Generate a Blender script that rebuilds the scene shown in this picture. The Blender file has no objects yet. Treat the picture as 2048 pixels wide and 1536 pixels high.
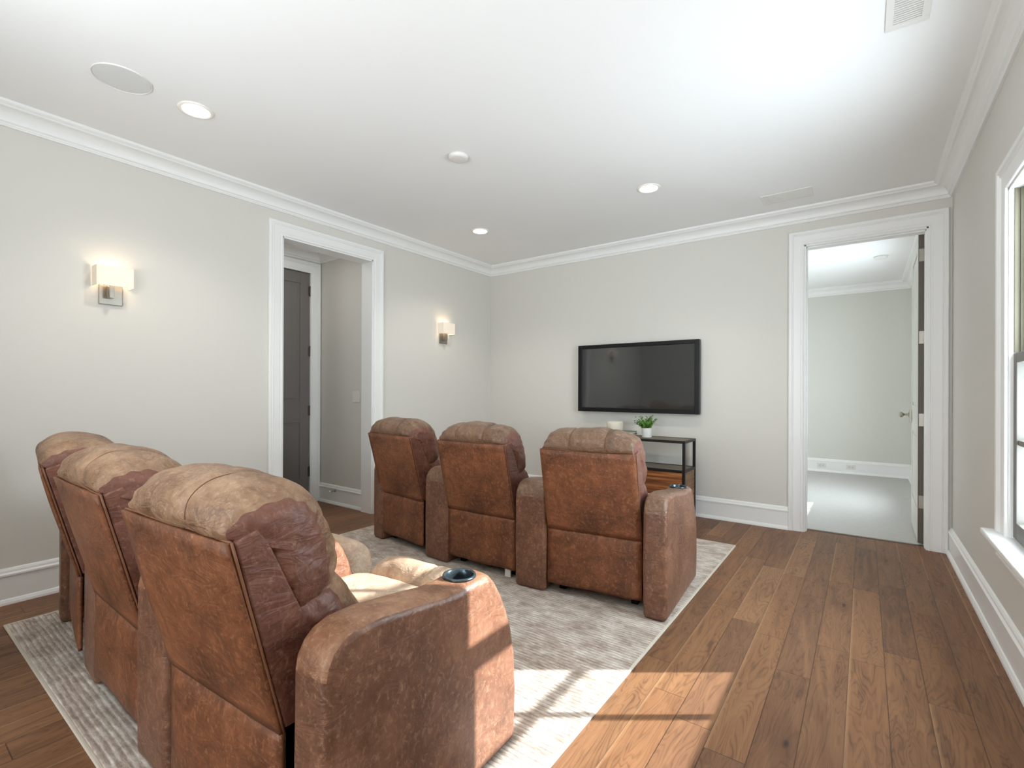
import bpy, bmesh, math, random
from mathutils import Vector, Matrix, noise
random.seed(7)
SC = bpy.context.scene
COL = SC.collection
PI = math.pi

# ------------------------------------------------------------------ camera
F_PX, PPY, YAW, PITCH, ROLL, CAM_Z = 968.94, 782.05, .629, .001, .004, 1.21
_fw = Vector((-math.sin(YAW)*math.cos(PITCH), math.cos(YAW)*math.cos(PITCH), math.sin(PITCH)))
_rt = Vector((math.cos(YAW), math.sin(YAW), 0))
_up = _rt.cross(_fw)
_r2 = _rt*math.cos(ROLL) + _up*math.sin(ROLL)
_u2 = -_rt*math.sin(ROLL) + _up*math.cos(ROLL)
cam_d = bpy.data.cameras.new('camera')
cam = bpy.data.objects.new('camera', cam_d); COL.objects.link(cam)
M = Matrix((_r2, _u2, -_fw)).transposed().to_4x4(); M.translation = (0, 0, CAM_Z)
cam.matrix_world = M
cam_d.sensor_width = 36; cam_d.lens = F_PX/2048*36
cam_d.shift_y = (PPY-768)/2048
cam_d.clip_start = .02
SC.camera = cam

# ------------------------------------------------------------------ world, sun, lights, exposure
W = bpy.data.worlds.new('sky'); SC.world = W; W.use_nodes = True
bg = W.node_tree.nodes['Background']
bg.inputs[0].default_value = (.80, .91, 1, 1); bg.inputs[1].default_value = 15.0

def light(name, kind, loc, energy, col=(1, 1, 1), size=None, size_y=None, look=None, **kw):
    d = bpy.data.lights.new(name, kind); d.energy = energy; d.color = col
    if kind == 'AREA':
        d.shape = 'RECTANGLE' if size_y else 'SQUARE'; d.size = size
        if size_y: d.size_y = size_y
    for k, v in kw.items(): setattr(d, k, v)
    o = bpy.data.objects.new(name, d); COL.objects.link(o); o.location = loc
    if look is not None:
        o.rotation_euler = Vector(look).to_track_quat('-Z', 'Y').to_euler()
    return o

SUN_DIR = (-1, -.745, -.632)
light('sun', 'SUN', (6, 6, 5), 13.0, (.97, .99, 1), look=SUN_DIR, angle=.0093)
# added fill lamps behind the camera, shining through the rear wall's cased opening
light('hall_fill_up', 'AREA', (-1.15, -.86, 1.30), 62, (.86, .94, 1), 2.7, .85, look=(0, .35, 1))
light('hall_fill_front', 'AREA', (-1.15, -4.2, 1.45), 104, (.86, .94, 1), 2.9, 2.3, look=(0, 1, .28))
# added fill lamp that brightens the next room
light('next_room_fill', 'AREA', (-2.6, 7.0, 1.5), 17, (.98, .98, 1), 2.4, 2.0, look=(1, 0, -.4))
light('vestibule_fill', 'AREA', (-4.4, 2.3, 2.69), 2.4, (1, .97, .93), .25, .25, look=(0, 0, -1))  # unseen fill lamp, added to brighten the vestibule
SC.view_settings.view_transform = 'Standard'; SC.view_settings.look = 'None'
SC.view_settings.gamma = 1; SC.view_settings.use_curve_mapping = False
SC.view_settings.exposure = 0.43
cy = SC.cycles
cy.use_denoising = True
try: cy.denoiser = 'OPENIMAGEDENOISE'
except Exception: pass
cy.max_bounces = 8; cy.diffuse_bounces = 5; cy.glossy_bounces = 3; cy.transmission_bounces = 4; cy.transparent_max_bounces = 8
cy.caustics_reflective = False; cy.caustics_refractive = False
cy.sample_clamp_indirect = 6

# ------------------------------------------------------------------ node helpers / materials
def lin(c):
    return tuple(((v/255)/12.92 if v/255 <= .04045 else ((v/255+.055)/1.055)**2.4) for v in c)
class NT:
    def __init__(s, name):
        s.m = bpy.data.materials.new(name); s.m.use_nodes = True
        s.t = s.m.node_tree; s.b = s.t.nodes['Principled BSDF']
    def n(s, typ, **kw):
        nd = s.t.nodes.new(typ)
        for k, v in kw.items(): setattr(nd, k, v)
        return nd
    def l(s, a, b): s.t.links.new(a, b)
    def setin(s, sock, v):
        if isinstance(v, bpy.types.NodeSocket): s.l(v, sock)
        else: sock.default_value = v
    def math(s, op, a, b=None, c=None):
        nd = s.n('ShaderNodeMath', operation=op)
        s.setin(nd.inputs[0], a)
        if b is not None: s.setin(nd.inputs[1], b)
        if c is not None: s.setin(nd.inputs[2], c)
        return nd.outputs[0]
    def coord(s, which='Object'): return s.n('ShaderNodeTexCoord').outputs[which]
    def mapping(s, v, scale=(1, 1, 1), loc=(0, 0, 0), rot=(0, 0, 0)):
        nd = s.n('ShaderNodeMapping'); s.l(v, nd.inputs[0])
        nd.inputs['Scale'].default_value = scale; nd.inputs['Location'].default_value = loc; nd.inputs['Rotation'].default_value = rot
        return nd.outputs[0]
    def noise(s, v, scale=5, detail=3, rough=.5, dist=0.):
        nd = s.n('ShaderNodeTexNoise'); s.l(v, nd.inputs['Vector'])
        nd.inputs['Scale'].default_value = scale; nd.inputs['Detail'].default_value = detail
        nd.inputs['Roughness'].default_value = rough; nd.inputs['Distortion'].default_value = dist
        return nd.outputs['Fac']
    def ramp(s, f, stops):
        nd = s.n('ShaderNodeValToRGB'); s.l(f, nd.inputs[0]); e = nd.color_ramp.elements
        while len(e) < len(stops): e.new(.5)
        for i, (p, c) in enumerate(stops):
            e[i].position = p; e[i].color = (c if len(c) == 4 else (*c, 1)) if not isinstance(c, (int, float)) else (c, c, c, 1)
        return nd.outputs[0]
    def mix(s, f, a, b, mode='MIX'):
        nd = s.n('ShaderNodeMix', data_type='RGBA', blend_type=mode)
        s.setin(nd.inputs[0], f)
        for k, v in ((6, a), (7, b)):
            s.setin(nd.inputs[k], v if isinstance(v, bpy.types.NodeSocket) else (*v, 1))
        return nd.outputs[2]
    def bump(s, h, strength=.3, dist=.01, prev=None):
        nd = s.n('ShaderNodeBump'); s.l(h, nd.inputs['Height'])
        nd.inputs['Strength'].default_value = strength; nd.inputs['Distance'].default_value = dist
        if prev is not None: s.l(prev, nd.inputs['Normal'])
        s.l(nd.outputs[0], s.b.inputs['Normal']); return nd.outputs[0]
    def base(s, v, rough=.5, metal=0., spec=None):
        s.setin(s.b.inputs['Base Color'], v if isinstance(v, bpy.types.NodeSocket) else (*v, 1))
        s.setin(s.b.inputs['Roughness'], rough); s.b.inputs['Metallic'].default_value = metal
        if spec is not None: s.b.inputs['Specular IOR Level'].default_value = spec

def simple(name, rgb, rough=.5, metal=0., spec=None, var=.03, scale=6, bump=0, bscale=200):
    t = NT(name); c = lin(rgb); co = t.coord()
    f = t.noise(co, scale, 3)
    v = t.mix(f, tuple(x*(1-var) for x in c), tuple(min(1, x*(1+var)) for x in c))
    t.base(v, rough, metal, spec)
    if bump: t.bump(t.noise(co, bscale, 2), bump, .002)
    return t.m

def emis(name, rgb, strength):
    t = NT(name); t.base(rgb, .6)
    t.b.inputs['Emission Color'].default_value = (*rgb, 1); t.b.inputs['Emission Strength'].default_value = strength
    return t.m

MAT = {}
def wallpaint(name, rgb):
    t = NT(name); c = lin(rgb); co = t.coord()
    f = t.noise(t.mapping(co, (1, 1, .06)), 55, 3, .6)
    g = t.noise(co, 1.2, 2)
    v = t.mix(f, tuple(x*.985 for x in c), tuple(x*1.015 for x in c))
    v = t.mix(g, v, tuple(x*.99 for x in c))
    t.base(v, .75, 0, .25); t.bump(t.noise(co, 260, 2), .05, .001)
    return t.m
MAT['wall'] = wallpaint('greige wall paint', (216, 213, 206))
MAT['wall_next'] = wallpaint('next room wall paint', (213, 213, 205))
MAT['ceil'] = simple('ceiling paint', (240, 240, 239), .85, 0, .2, .006, 2, .04, 300)
MAT['trim'] = simple('white trim paint', (238, 238, 236), .38, 0, .4, .008, 3)
MAT['grey_door'] = simple('dark grey door paint', (116, 110, 106), .45, 0, .4, .03, 4)
MAT['pale_door'] = simple('pale door paint', (206, 206, 198), .45, 0, .4, .02, 4)
MAT['dark_edge'] = simple('dark brown door edge paint', (92, 84, 74), .45, 0, .4, .03, 4)
MAT['nickel'] = simple('brushed nickel', (160, 154, 144), .34, 1, None, .08, 60)
MAT['dark_metal'] = simple('aged hinge metal', (120, 108, 98), .38, 1, None, .08, 60)
MAT['black_metal'] = simple('black steel', (26, 25, 25), .42, .3, None, .1, 40)
MAT['black_plastic'] = simple('black gloss plastic', (12, 12, 12), .38, 0, .3, .05, 20)
MAT['sash'] = simple('taupe sash paint', (104, 100, 94), .45, 0, .4, .03, 8)
MAT['track'] = simple('beige jamb track', (118, 112, 94), .6, 0, .3, .04, 20)
MAT['plate'] = simple('white plastic', (226, 224, 219), .35, 0, .4, .01, 10)
MAT['grille'] = simple('speaker grille cloth', (218, 218, 216), .8, 0, .2, .02, 400, .2, 900)
MAT['black_cloth'] = simple('black dust cloth', (20, 18, 17), .95, 0, .1, .2, 30)
MAT['white_tag'] = simple('paper tag', (222, 221, 216), .7, 0, .2, .02, 30)
MAT['ceramic'] = simple('white glazed ceramic', (236, 235, 232), .22, 0, .5, .01, 10)
MAT['stone_vase'] = simple('cream ceramic', (214, 206, 190), .6, 0, .3, .05, 25, .15, 90)
MAT['book_green'] = simple('sage book cloth', (132, 142, 128), .7, 0, .3, .05, 40)
MAT['book_grey'] = simple('grey book cloth', (92, 92, 86), .7, 0, .3, .05, 40)
MAT['paper'] = simple('book pages', (224, 218, 202), .8, 0, .2, .05, 90)
MAT['leaf'] = simple('green leaves', (88, 132, 52), .5, 0, .4, .35, 22)
MAT['stem'] = simple('green stems', (70, 98, 44), .6, 0, .3, .2, 30)
MAT['carpet'] = simple('pale loop carpet', (194, 192, 188), .95, 0, .1, .08, 30, .6, 260)
MAT['lamp_glow'] = emis('lamp bulb glow', (1, .86, .66), 3)
MAT['lens_glow'] = emis('downlight lens glow', (1, .93, .82), 16)
MAT['white_gloss'] = simple('downlight reflector', (244, 240, 232), .3, 0, .5, .01, 10)

def shade_mat():
    t = NT('linen lamp shade'); co = t.coord()
    f = t.noise(t.mapping(co, (1, 1, .1)), 300, 2)
    t.base(t.mix(f, lin((240, 226, 208)), lin((250, 240, 226))), .8, 0, .1)
    t.b.inputs['Emission Color'].default_value = (1, .82, .62, 1); t.b.inputs['Emission Strength'].default_value = .06
    return t.m
MAT['shade'] = shade_mat()

def glass_mat():
    t = NT('window glass'); nt = t.t
    tr = t.n('ShaderNodeBsdfTransparent'); gl = t.n('ShaderNodeBsdfGlossy'); gl.inputs['Roughness'].default_value = .02
    mx = t.n('ShaderNodeMixShader'); fr = t.n('ShaderNodeFresnel'); fr.inputs[0].default_value = 1.35
    tr.inputs[0].default_value = (.97, .98, .975, 1)
    ge = t.n('ShaderNodeNewGeometry'); t.l(t.math('MULTIPLY', fr.outputs[0], t.math('SUBTRACT', 1., ge.outputs['Backfacing'])), mx.inputs[0]); t.l(tr.outputs[0], mx.inputs[1]); t.l(gl.outputs[0], mx.inputs[2])
    t.l(mx.outputs[0], nt.nodes['Material Output'].inputs[0]); return t.m
MAT['glass'] = glass_mat()

def screen_mat():
    t = NT('plasma screen glass'); co = t.coord()
    t.base(lin((40, 41, 41)), .06, 0, .9)
    t.b.inputs['Coat Weight'].default_value = .6; t.b.inputs['Coat Roughness'].default_value = .03
    t.bump(t.noise(t.mapping(co, (1.1, 1, 1.6)), 1.6, 1), .25, .02)
    return t.m
MAT['screen'] = screen_mat()

def leather(name, cols, rough=.5, crack=.5, seed=0., wr=.5, pale=0.):
    """aged pull-up leather: mottled colour, pale scuffs, fine creases"""
    t = NT(name); co = t.mapping(t.coord(), (1, 1, 1), (seed, seed*.7, seed*1.3))
    big = t.noise(co, 3.2, 4, .62, .4)
    mid = t.noise(co, 17, 4, .7, .3)
    f = t.math('ADD', t.math('MULTIPLY', big, .62), t.math('MULTIPLY', mid, .38))
    c = t.ramp(f, [(.37, lin(cols[0])), (.5, lin(cols[1])), (.63, lin(cols[2]))])
    fine = t.noise(t.mapping(co, (1, 1, .7), (0, 0, 0), (.5, .3, 0)), 70, 5, .75, .6)
    c = t.mix(t.math('MULTIPLY', t.ramp(fine, [(.52, 0.), (.68, 1.)]), .5), c, lin(cols[3]))
    dk = t.noise(t.mapping(co, (1, 1, .85), (5, 2, 9)), 30, 5, .75, .4)
    c = t.mix(t.math('MULTIPLY', t.ramp(dk, [(.54, 0.), (.70, 1.)]), .34), c, lin(cols[4]))
    scr = t.noise(t.mapping(co, (3.2, 3.2, .5), (3, 1, 0), (.35, .5, .2)), 42, 3, .6, 1.5)
    sm = t.ramp(scr, [(.645, 0.), (.675, 1.), (.70, 0.)])
    reg = t.ramp(t.noise(co, 4.5, 2), [(.45, 0.), (.62, 1.)])
    c = t.mix(t.math('MULTIPLY', t.math('MULTIPLY', sm, reg), .5), c, lin(cols[3]))
    if crack:
        v = t.n('ShaderNodeTexVoronoi', feature='DISTANCE_TO_EDGE'); v.inputs['Scale'].default_value = 60
        wv = t.n('ShaderNodeVectorMath', operation='ADD'); t.l(co, wv.inputs[0])
        nz = t.n('ShaderNodeTexNoise'); t.l(co, nz.inputs['Vector']); nz.inputs['Scale'].default_value = 18
        sc = t.n('ShaderNodeVectorMath', operation='SCALE'); t.l(nz.outputs['Color'], sc.inputs[0]); sc.inputs['Scale'].default_value = .06
        t.l(sc.outputs[0], wv.inputs[1]); t.l(wv.outputs[0], v.inputs['Vector'])
        cr = t.ramp(v.outputs['Distance'], [(0., 1.), (.10, 0.)])
        reg2 = t.ramp(t.noise(co, 7, 3), [(.42, 0.), (.6, 1.)])
        crk = t.math('MULTIPLY', t.math('MULTIPLY', cr, reg2), crack)
        c = t.mix(crk, c, lin(cols[4]))
    rr = t.math('MULTIPLY_ADD', mid, .22, rough-.11)
    t.base(c, rr, 0, .45)
    b = t.bump(t.noise(co, 170, 4, .7), .25, .0012)
    w = t.noise(t.mapping(co, (1, 1, 2.2), (0, 0, 0), (.3, .2, .4)), 9, 3, .6, 1.4)
    t.bump(w, wr, .012, b)
    return t.m
BR = [(78, 45, 28), (112, 67, 42), (142, 89, 57), (182, 128, 90), (54, 33, 22)]
MAT['leather'] = leather('brown aged leather', BR, .5, .0, 0, .35)
MAT['leather_side'] = leather('red brown aged leather', [(80, 48, 39), (106, 66, 53), (128, 84, 68), (168, 124, 104), (60, 40, 34)], .46, .0, 2., .5)
MAT['leather_armside'] = leather('brown arm side leather', [(90, 60, 45), (112, 76, 58), (134, 94, 73), (180, 140, 114), (70, 48, 38)], .40, .0, 3., .4)
MAT['leather_worn'] = leather('sun faded leather', [(98, 70, 50), (134, 101, 76), (166, 134, 106), (190, 162, 134), (86, 62, 48)], .5, .55, 4., .9)
MAT['leather_arm'] = leather('scuffed arm leather', [(106, 68, 48), (138, 96, 70), (164, 124, 96), (194, 160, 132), (90, 60, 46)], .46, .0, 6., .4)
MAT['leather_seat'] = leather('bleached seat leather', [(160, 128, 102), (184, 158, 134), (202, 180, 157), (214, 196, 176), (128, 102, 82)], .5, .25, 8., .7)
MAT['leather_mid'] = leather('grey brown faded leather', [(90, 66, 50), (118, 90, 70), (142, 114, 92), (172, 144, 122), (74, 54, 42)], .48, .0, 5., .6)
MAT['seam'] = simple('leather seam', (104, 74, 54), .6, 0, .3, .15, 60)
MAT['piping'] = simple('leather piping', (126, 84, 60), .5, 0, .4, .15, 60)

def floor_mat():
    t = NT('oak plank floor')
    co = t.coord(); sep = t.n('ShaderNodeSeparateXYZ'); t.l(co, sep.inputs[0]); X, Y = sep.outputs[0], sep.outputs[1]
    px = t.math('DIVIDE', t.math('ADD', X, .053), .129)
    row = t.math('FLOOR', px); fx = t.math('SUBTRACT', px, row)
    wn = t.n('ShaderNodeTexWhiteNoise', noise_dimensions='1D'); t.l(row, wn.inputs['W'])
    py = t.math('ADD', t.math('DIVIDE', Y, .98), t.math('MULTIPLY', wn.outputs['Value'], 7.3))
    cell = t.math('FLOOR', py); fy = t.math('SUBTRACT', py, cell)
    cmb = t.n('ShaderNodeCombineXYZ'); t.l(row, cmb.inputs[0]); t.l(cell, cmb.inputs[1])
    wn2 = t.n('ShaderNodeTexWhiteNoise', noise_dimensions='3D'); t.l(cmb.outputs[0], wn2.inputs['Vector'])
    rnd = wn2.outputs['Value']
    # grain coordinates shifted per plank
    off = t.n('ShaderNodeVectorMath', operation='SCALE'); t.l(wn2.outputs['Color'], off.inputs[0]); off.inputs['Scale'].default_value = 30
    gco = t.n('ShaderNodeVectorMath', operation='ADD'); t.l(co, gco.inputs[0]); t.l(off.outputs[0], gco.inputs[1])
    g1 = t.noise(t.mapping(gco.outputs[0], (9, .9, 1)), 2.2, 5, .6, 1.2)
    hgt = t.noise(t.mapping(gco.outputs[0], (7.5, 1.05, 1)), 1.5, 2.5, .45, .5)
    rings = t.math('MULTIPLY_ADD', t.math('SINE', t.math('MULTIPLY', hgt, 135.)), .5, .5)
    soft = t.noise(t.mapping(gco.outputs[0], (14, 1.6, 1)), 2.0, 3, .6)
    fine = t.noise(t.mapping(gco.outputs[0], (60, 2.2, 1)), 4, 4, .7)
    base = t.ramp(rnd, [(0., lin((100, 70, 52))), (.22, lin((126, 88, 60))), (.45, lin((112, 80, 60))), (.65, lin((136, 98, 68))), (.85, lin((120, 80, 54))), (1., lin((146, 108, 76)))])
    c = t.mix(t.math('MULTIPLY', t.ramp(rings, [(.0, 1.), (.42, 0.)]), t.math('MULTIPLY_ADD', soft, 1.3, -.22)), base, lin((70, 48, 34)))
    c = t.mix(t.ramp(soft, [(.5, 0.), (.78, .55)]), c, lin((84, 60, 46)))
    c = t.mix(t.math('MULTIPLY', t.ramp(g1, [(.42, 0.), (.7, 1.)]), .4), c, lin((158, 116, 80)))
    c = t.mix(t.math('MULTIPLY', t.ramp(fine, [(.55, 0.), (.75, 1.)]), .25), c, lin((78, 52, 34)))
    kv = t.n('ShaderNodeTexVoronoi'); t.l(t.mapping(gco.outputs[0], (3.0, 1.1, 1), (.43, .77, 0)), kv.inputs['Vector']); kv.inputs['Scale'].default_value = 1.25
    kd = t.math('ADD', kv.outputs['Distance'], t.math('MULTIPLY', t.noise(co, 22, 3), .06))
    kn = t.ramp(kd, [(.055, 1.), (.085, 0.)])
    c = t.mix(t.math('MULTIPLY', t.ramp(kd, [(.10, 1.), (.26, 0.)]), .35), c, lin((84, 56, 38)))
    c = t.mix(t.math('MULTIPLY', kn, .85), c, lin((44, 32, 26)))
    e = t.math('MINIMUM', t.math('MINIMUM', fx, t.math('SUBTRACT', 1., fx)), 1.)
    ex = t.ramp(e, [(.006, 1.), (.016, 0.)])
    e2 = t.math('MULTIPLY', t.math('MINIMUM', fy, t.math('SUBTRACT', 1., fy)), 7.6)
    ey = t.ramp(e2, [(.006, 1.), (.016, 0.)])
    gap = t.math('MAXIMUM', ex, ey)
    c = t.mix(t.math('MULTIPLY', gap, .75), c, lin((48, 32, 22)))
    # light sapwood edge on some boards
    sap = t.math('MULTIPLY', t.math('GREATER_THAN', rnd, .62), t.ramp(fx, [(.0, 1.), (.10, 0.)]))
    c = t.mix(t.math('MULTIPLY', sap, .45), c, lin((184, 146, 108)))
    t.base(c, t.math('MULTIPLY_ADD', fine, .18, .38), 0, .28)
    h = t.math('SUBTRACT', t.math('MULTIPLY', fine, .25), gap)
    t.bump(h, .35, .002)
    return t.m
MAT['floor'] = floor_mat()

def rug_mat():
    t = NT('ribbed rug pile'); co = t.coord(); sep = t.n('ShaderNodeSeparateXYZ'); t.l(co, sep.inputs[0]); Y = sep.outputs[1]
    wob = t.noise(t.mapping(co, (1.6, 2.2, 1)), 3, 2)
    ph = t.math('ADD', t.math('MULTIPLY', Y, 2*PI/.0205), t.math('MULTIPLY', wob, 4.0))
    rib = t.math('MULTIPLY_ADD', t.math('SINE', ph), .5, .5)
    patch = t.noise(t.mapping(co, (2.2, 3.6, 1)), 3.4, 5, .7, .2)
    streak = t.noise(t.mapping(co, (7, 60, 1)), 2.4, 4, .7)
    f = t.math('ADD', t.math('MULTIPLY', patch, .6), t.math('MULTIPLY', streak, .4))
    c = t.ramp(f, [(.38, lin((146, 128, 112))), (.47, lin((178, 162, 148))), (.54, lin((202, 190, 178))), (.63, lin((226, 219, 210)))])
    brk = t.ramp(t.noise(t.mapping(co, (8, 22, 1)), 3.2, 4, .75), [(.42, 0.), (.58, 1.)])
    c = t.mix(t.math('MULTIPLY', t.math('MULTIPLY', t.ramp(rib, [(.0, 1.), (.42, 0.)]), t.math('MULTIPLY_ADD', brk, .6, .4)), .62), c, lin((104, 92, 82)))
    t.base(c, .9, 0, .15)
    t.b.inputs['Sheen Weight'].default_value = .2
    b = t.bump(rib, .5, .003)
    t.bump(t.noise(co, 400, 2), .4, .002, b)
    return t.m
MAT['rug'] = rug_mat()
MAT['rug_edge'] = simple('rug binding', (205, 196, 182), .9, 0, .1, .05, 60, .3, 400)

def wood_mat(name, cols, axis=0):
    t = NT(name); co = t.coord()
    s = [26, 26, 26]; s[axis] = 1.6
    f = t.noise(t.mapping(co, tuple(s)), 1.2, 5, .6, .8)
    g = t.noise(t.mapping(co, tuple(x*3 for x in s)), 2, 3, .6)
    c = t.ramp(f, [(.36, lin(cols[0])), (.5, lin(cols[1])), (.66, lin(cols[2]))])
    c = t.mix(t.math('MULTIPLY', g, .2), c, lin(cols[0])); t.base(c, .5, 0, .35); return t.m
MAT['walnut'] = wood_mat('walnut drawer front', [(92, 52, 26), (134, 80, 44), (172, 112, 66)], 0)
MAT['walnut_side'] = wood_mat('walnut side panel', [(104, 74, 52), (134, 100, 72), (160, 124, 92)], 1)
MAT['top_wood'] = wood_mat('weathered shelf wood', [(104, 92, 78), (132, 118, 102), (152, 138, 120)], 0)

# ------------------------------------------------------------------ mesh helpers
def tag(o, label=None, cat=None, group=None, kind=None):
    if label: o['label'] = label
    if cat: o['category'] = cat
    if group: o['group'] = group
    if kind: o['kind'] = kind
    return o
def empty(name, loc=(0, 0, 0), rz=0, parent=None):
    o = bpy.data.objects.new(name, None); COL.objects.link(o); o.location = loc; o.rotation_euler = (0, 0, rz)
    o.empty_display_size = .05
    if parent: o.parent = parent
    return o
def obj(name, bm, mats, parent=None, smooth=False, bevel=0, seg=2, sub=0, loc=None, rz=0, angle=35):
    bmesh.ops.recalc_face_normals(bm, faces=bm.faces)
    me = bpy.data.meshes.new(name); bm.to_mesh(me); bm.free()
    for m in (mats if isinstance(mats, (list, tuple)) else [mats]): me.materials.append(MAT[m])
    o = bpy.data.objects.new(name, me); COL.objects.link(o)
    if parent: o.parent = parent
    if loc is not None: o.location = loc
    o.rotation_euler = (0, 0, rz)
    if smooth:
        for p in me.polygons: p.use_smooth = True
    if bevel:
        md = o.modifiers.new('bevel', 'BEVEL'); md.width = bevel; md.segments = seg; md.limit_method = 'ANGLE'; md.angle_limit = math.radians(angle)
        if smooth: md.harden_normals = True
    if sub:
        md = o.modifiers.new('sub', 'SUBSURF'); md.levels = sub; md.render_levels = sub
    return o
def bake(o):
    dg = bpy.context.evaluated_depsgraph_get(); dg.update()
    me = bpy.data.meshes.new_from_object(o.evaluated_get(dg)); o.modifiers.clear(); o.data = me; return o
def box(bm, x0, y0, z0, x1, y1, z1, mi=0):
    vs = [bm.verts.new(p) for p in ((x0, y0, z0), (x1, y0, z0), (x1, y1, z0), (x0, y1, z0), (x0, y0, z1), (x1, y0, z1), (x1, y1, z1), (x0, y1, z1))]
    for f in ((3, 2, 1, 0), (4, 5, 6, 7), (0, 1, 5, 4), (1, 2, 6, 5), (2, 3, 7, 6), (3, 0, 4, 7)):
        fc = bm.faces.new([vs[i] for i in f]); fc.material_index = mi
def B(*bxs):
    bm = bmesh.new()
    for b in bxs: box(bm, *b)
    return bm
def sweep(bm, path, prof, closed=False, mi=0):
    """path: list of (x,y); prof: list of (offset to the LEFT of the travel direction, z). Mitred."""
    n = len(path); rings = []
    for i, p in enumerate(path):
        p = Vector(p)
        a = Vector(path[i-1]) if (i > 0 or closed) else None
        c = Vector(path[(i+1) % n]) if (i < n-1 or closed) else None
        d1 = (p-a).normalized() if a is not None else None; d2 = (c-p).normalized() if c is not None else None
        if d1 is None: d1 = d2
        if d2 is None: d2 = d1
        n1 = Vector((-d1.y, d1.x)); n2 = Vector((-d2.y, d2.x)); m = (n1+n2)
        m = m/ max(1e-6, m.dot(n1))
        rings.append([bm.verts.new((p.x+m.x*o, p.y+m.y*o, z)) for o, z in prof])
    k = len(prof)
    for i in range(n if closed else n-1):
        r0, r1 = rings[i], rings[(i+1) % n]
        for j in range(k):
            f = bm.faces.new((r0[j], r0[(j+1) % k], r1[(j+1) % k], r1[j])); f.material_index = mi
    if not closed:
        bm.faces.new(rings[0]); bm.faces.new(rings[-1][::-1])
def frame_sweep(path3, nrm, prof):
    """mitred moulding around an opening: path3 points in a plane with normal nrm; prof = (outward offset from opening, thickness)"""
    bm = bmesh.new(); N = Vector(nrm); pts = [Vector(p) for p in path3]; n = len(pts); rings = []
    for i, p in enumerate(pts):
        d1 = (p-pts[i-1]).normalized() if i > 0 else (pts[1]-p).normalized()
        d2 = (pts[i+1]-p).normalized() if i < n-1 else d1
        s1 = d1.cross(N); s2 = d2.cross(N); m = s1+s2; m = m/max(1e-6, m.dot(s1))
        rings.append([bm.verts.new(p+m*o+N*t) for o, t in prof])
    k = len(prof)
    for i in range(n-1):
        for j in range(k): bm.faces.new((rings[i][j], rings[i][(j+1) % k], rings[i+1][(j+1) % k], rings[i+1][j]))
    bm.faces.new(rings[0]); bm.faces.new(rings[-1][::-1]); return bm
def lathe(prof, seg=32, cx=0, cy=0, bm=None, mi=0, axis='z'):
    bm = bm or bmesh.new(); rings = []
    for r, z in prof:
        if r < 1e-6: rings.append([bm.verts.new((cx, cy, z))])
        else: rings.append([bm.verts.new((cx+r*math.cos(2*PI*i/seg), cy+r*math.sin(2*PI*i/seg), z)) for i in range(seg)])
    for a, b in zip(rings, rings[1:]):
        for i in range(seg):
            j = (i+1) % seg
            if len(a) == 1 and len(b) == 1: continue
            if len(a) == 1: f = bm.faces.new((a[0], b[i], b[j]))
            elif len(b) == 1: f = bm.faces.new((a[i], a[j], b[0]))
            else: f = bm.faces.new((a[i], a[j], b[j], b[i]))
            f.material_index = mi
    return bm
def tube(bm, pts, r, seg=8, mi=0):
    pts = [Vector(p) for p in pts]; rings = []
    for i, p in enumerate(pts):
        d = (pts[min(i+1, len(pts)-1)]-pts[max(i-1, 0)]).normalized()
        a = d.orthogonal().normalized() if i == 0 else (a - d*a.dot(d)).normalized()
        b = d.cross(a)
        rr = r[i] if isinstance(r, (list, tuple)) else r
        rings.append([bm.verts.new(p+(a*math.cos(2*PI*k/seg)+b*math.sin(2*PI*k/seg))*rr) for k in range(seg)])
    for u, v in zip(rings, rings[1:]):
        for k in range(seg):
            f = bm.faces.new((u[k], u[(k+1) % seg], v[(k+1) % seg], v[k])); f.material_index = mi
    bm.faces.new(rings[0][::-1]); bm.faces.new(rings[-1])
def smooth_curve(pts, n):
    """Catmull-Rom resample of an open 2D polyline to n points"""
    P = [Vector(p) for p in pts]; P = [P[0]*2-P[1]]+P+[P[-1]*2-P[-2]]
    L = [0]
    for i in range(1, len(pts)): L.append(L[-1]+(Vector(pts[i])-Vector(pts[i-1])).length)
    out = []
    for k in range(n):
        s = L[-1]*k/(n-1); i = 0
        while i < len(L)-2 and L[i+1] < s: i += 1
        t = (s-L[i])/max(1e-9, L[i+1]-L[i]); a, b, c, d = P[i:i+4]
        out.append(.5*((2*b)+(c-a)*t+(2*a-5*b+4*c-d)*t*t+(3*b-a-3*c+d)*t**3))
    return out

# ------------------------------------------------------------------ room dimensions
XL, YB, XR, YR, ZC = -3.922, 4.910, .534, -.42, 2.804
WT = .15
OZ = 2.495                       # head of the door openings
LO0, LO1 = 2.131, 3.049          # left opening (y)
RO0, RO1 = -.426, .397            # rear-wall doorway by the television (x)
WY0, WY1, WZ0, WZ1 = 2.205, 3.12, .556, 2.15    # window opening in the right wall
FW0, FW1 = 6.235, 7.15           # window of the next room
YF = 8.84                        # far wall of the next room
VX = -4.88; VY = 3.09; VZ = 2.72  # vestibule behind the left opening

def S(name, bm, mats='wall', parent=None, **kw):
    return tag(obj(name, bm, mats, parent, **kw), kind='structure')

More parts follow.
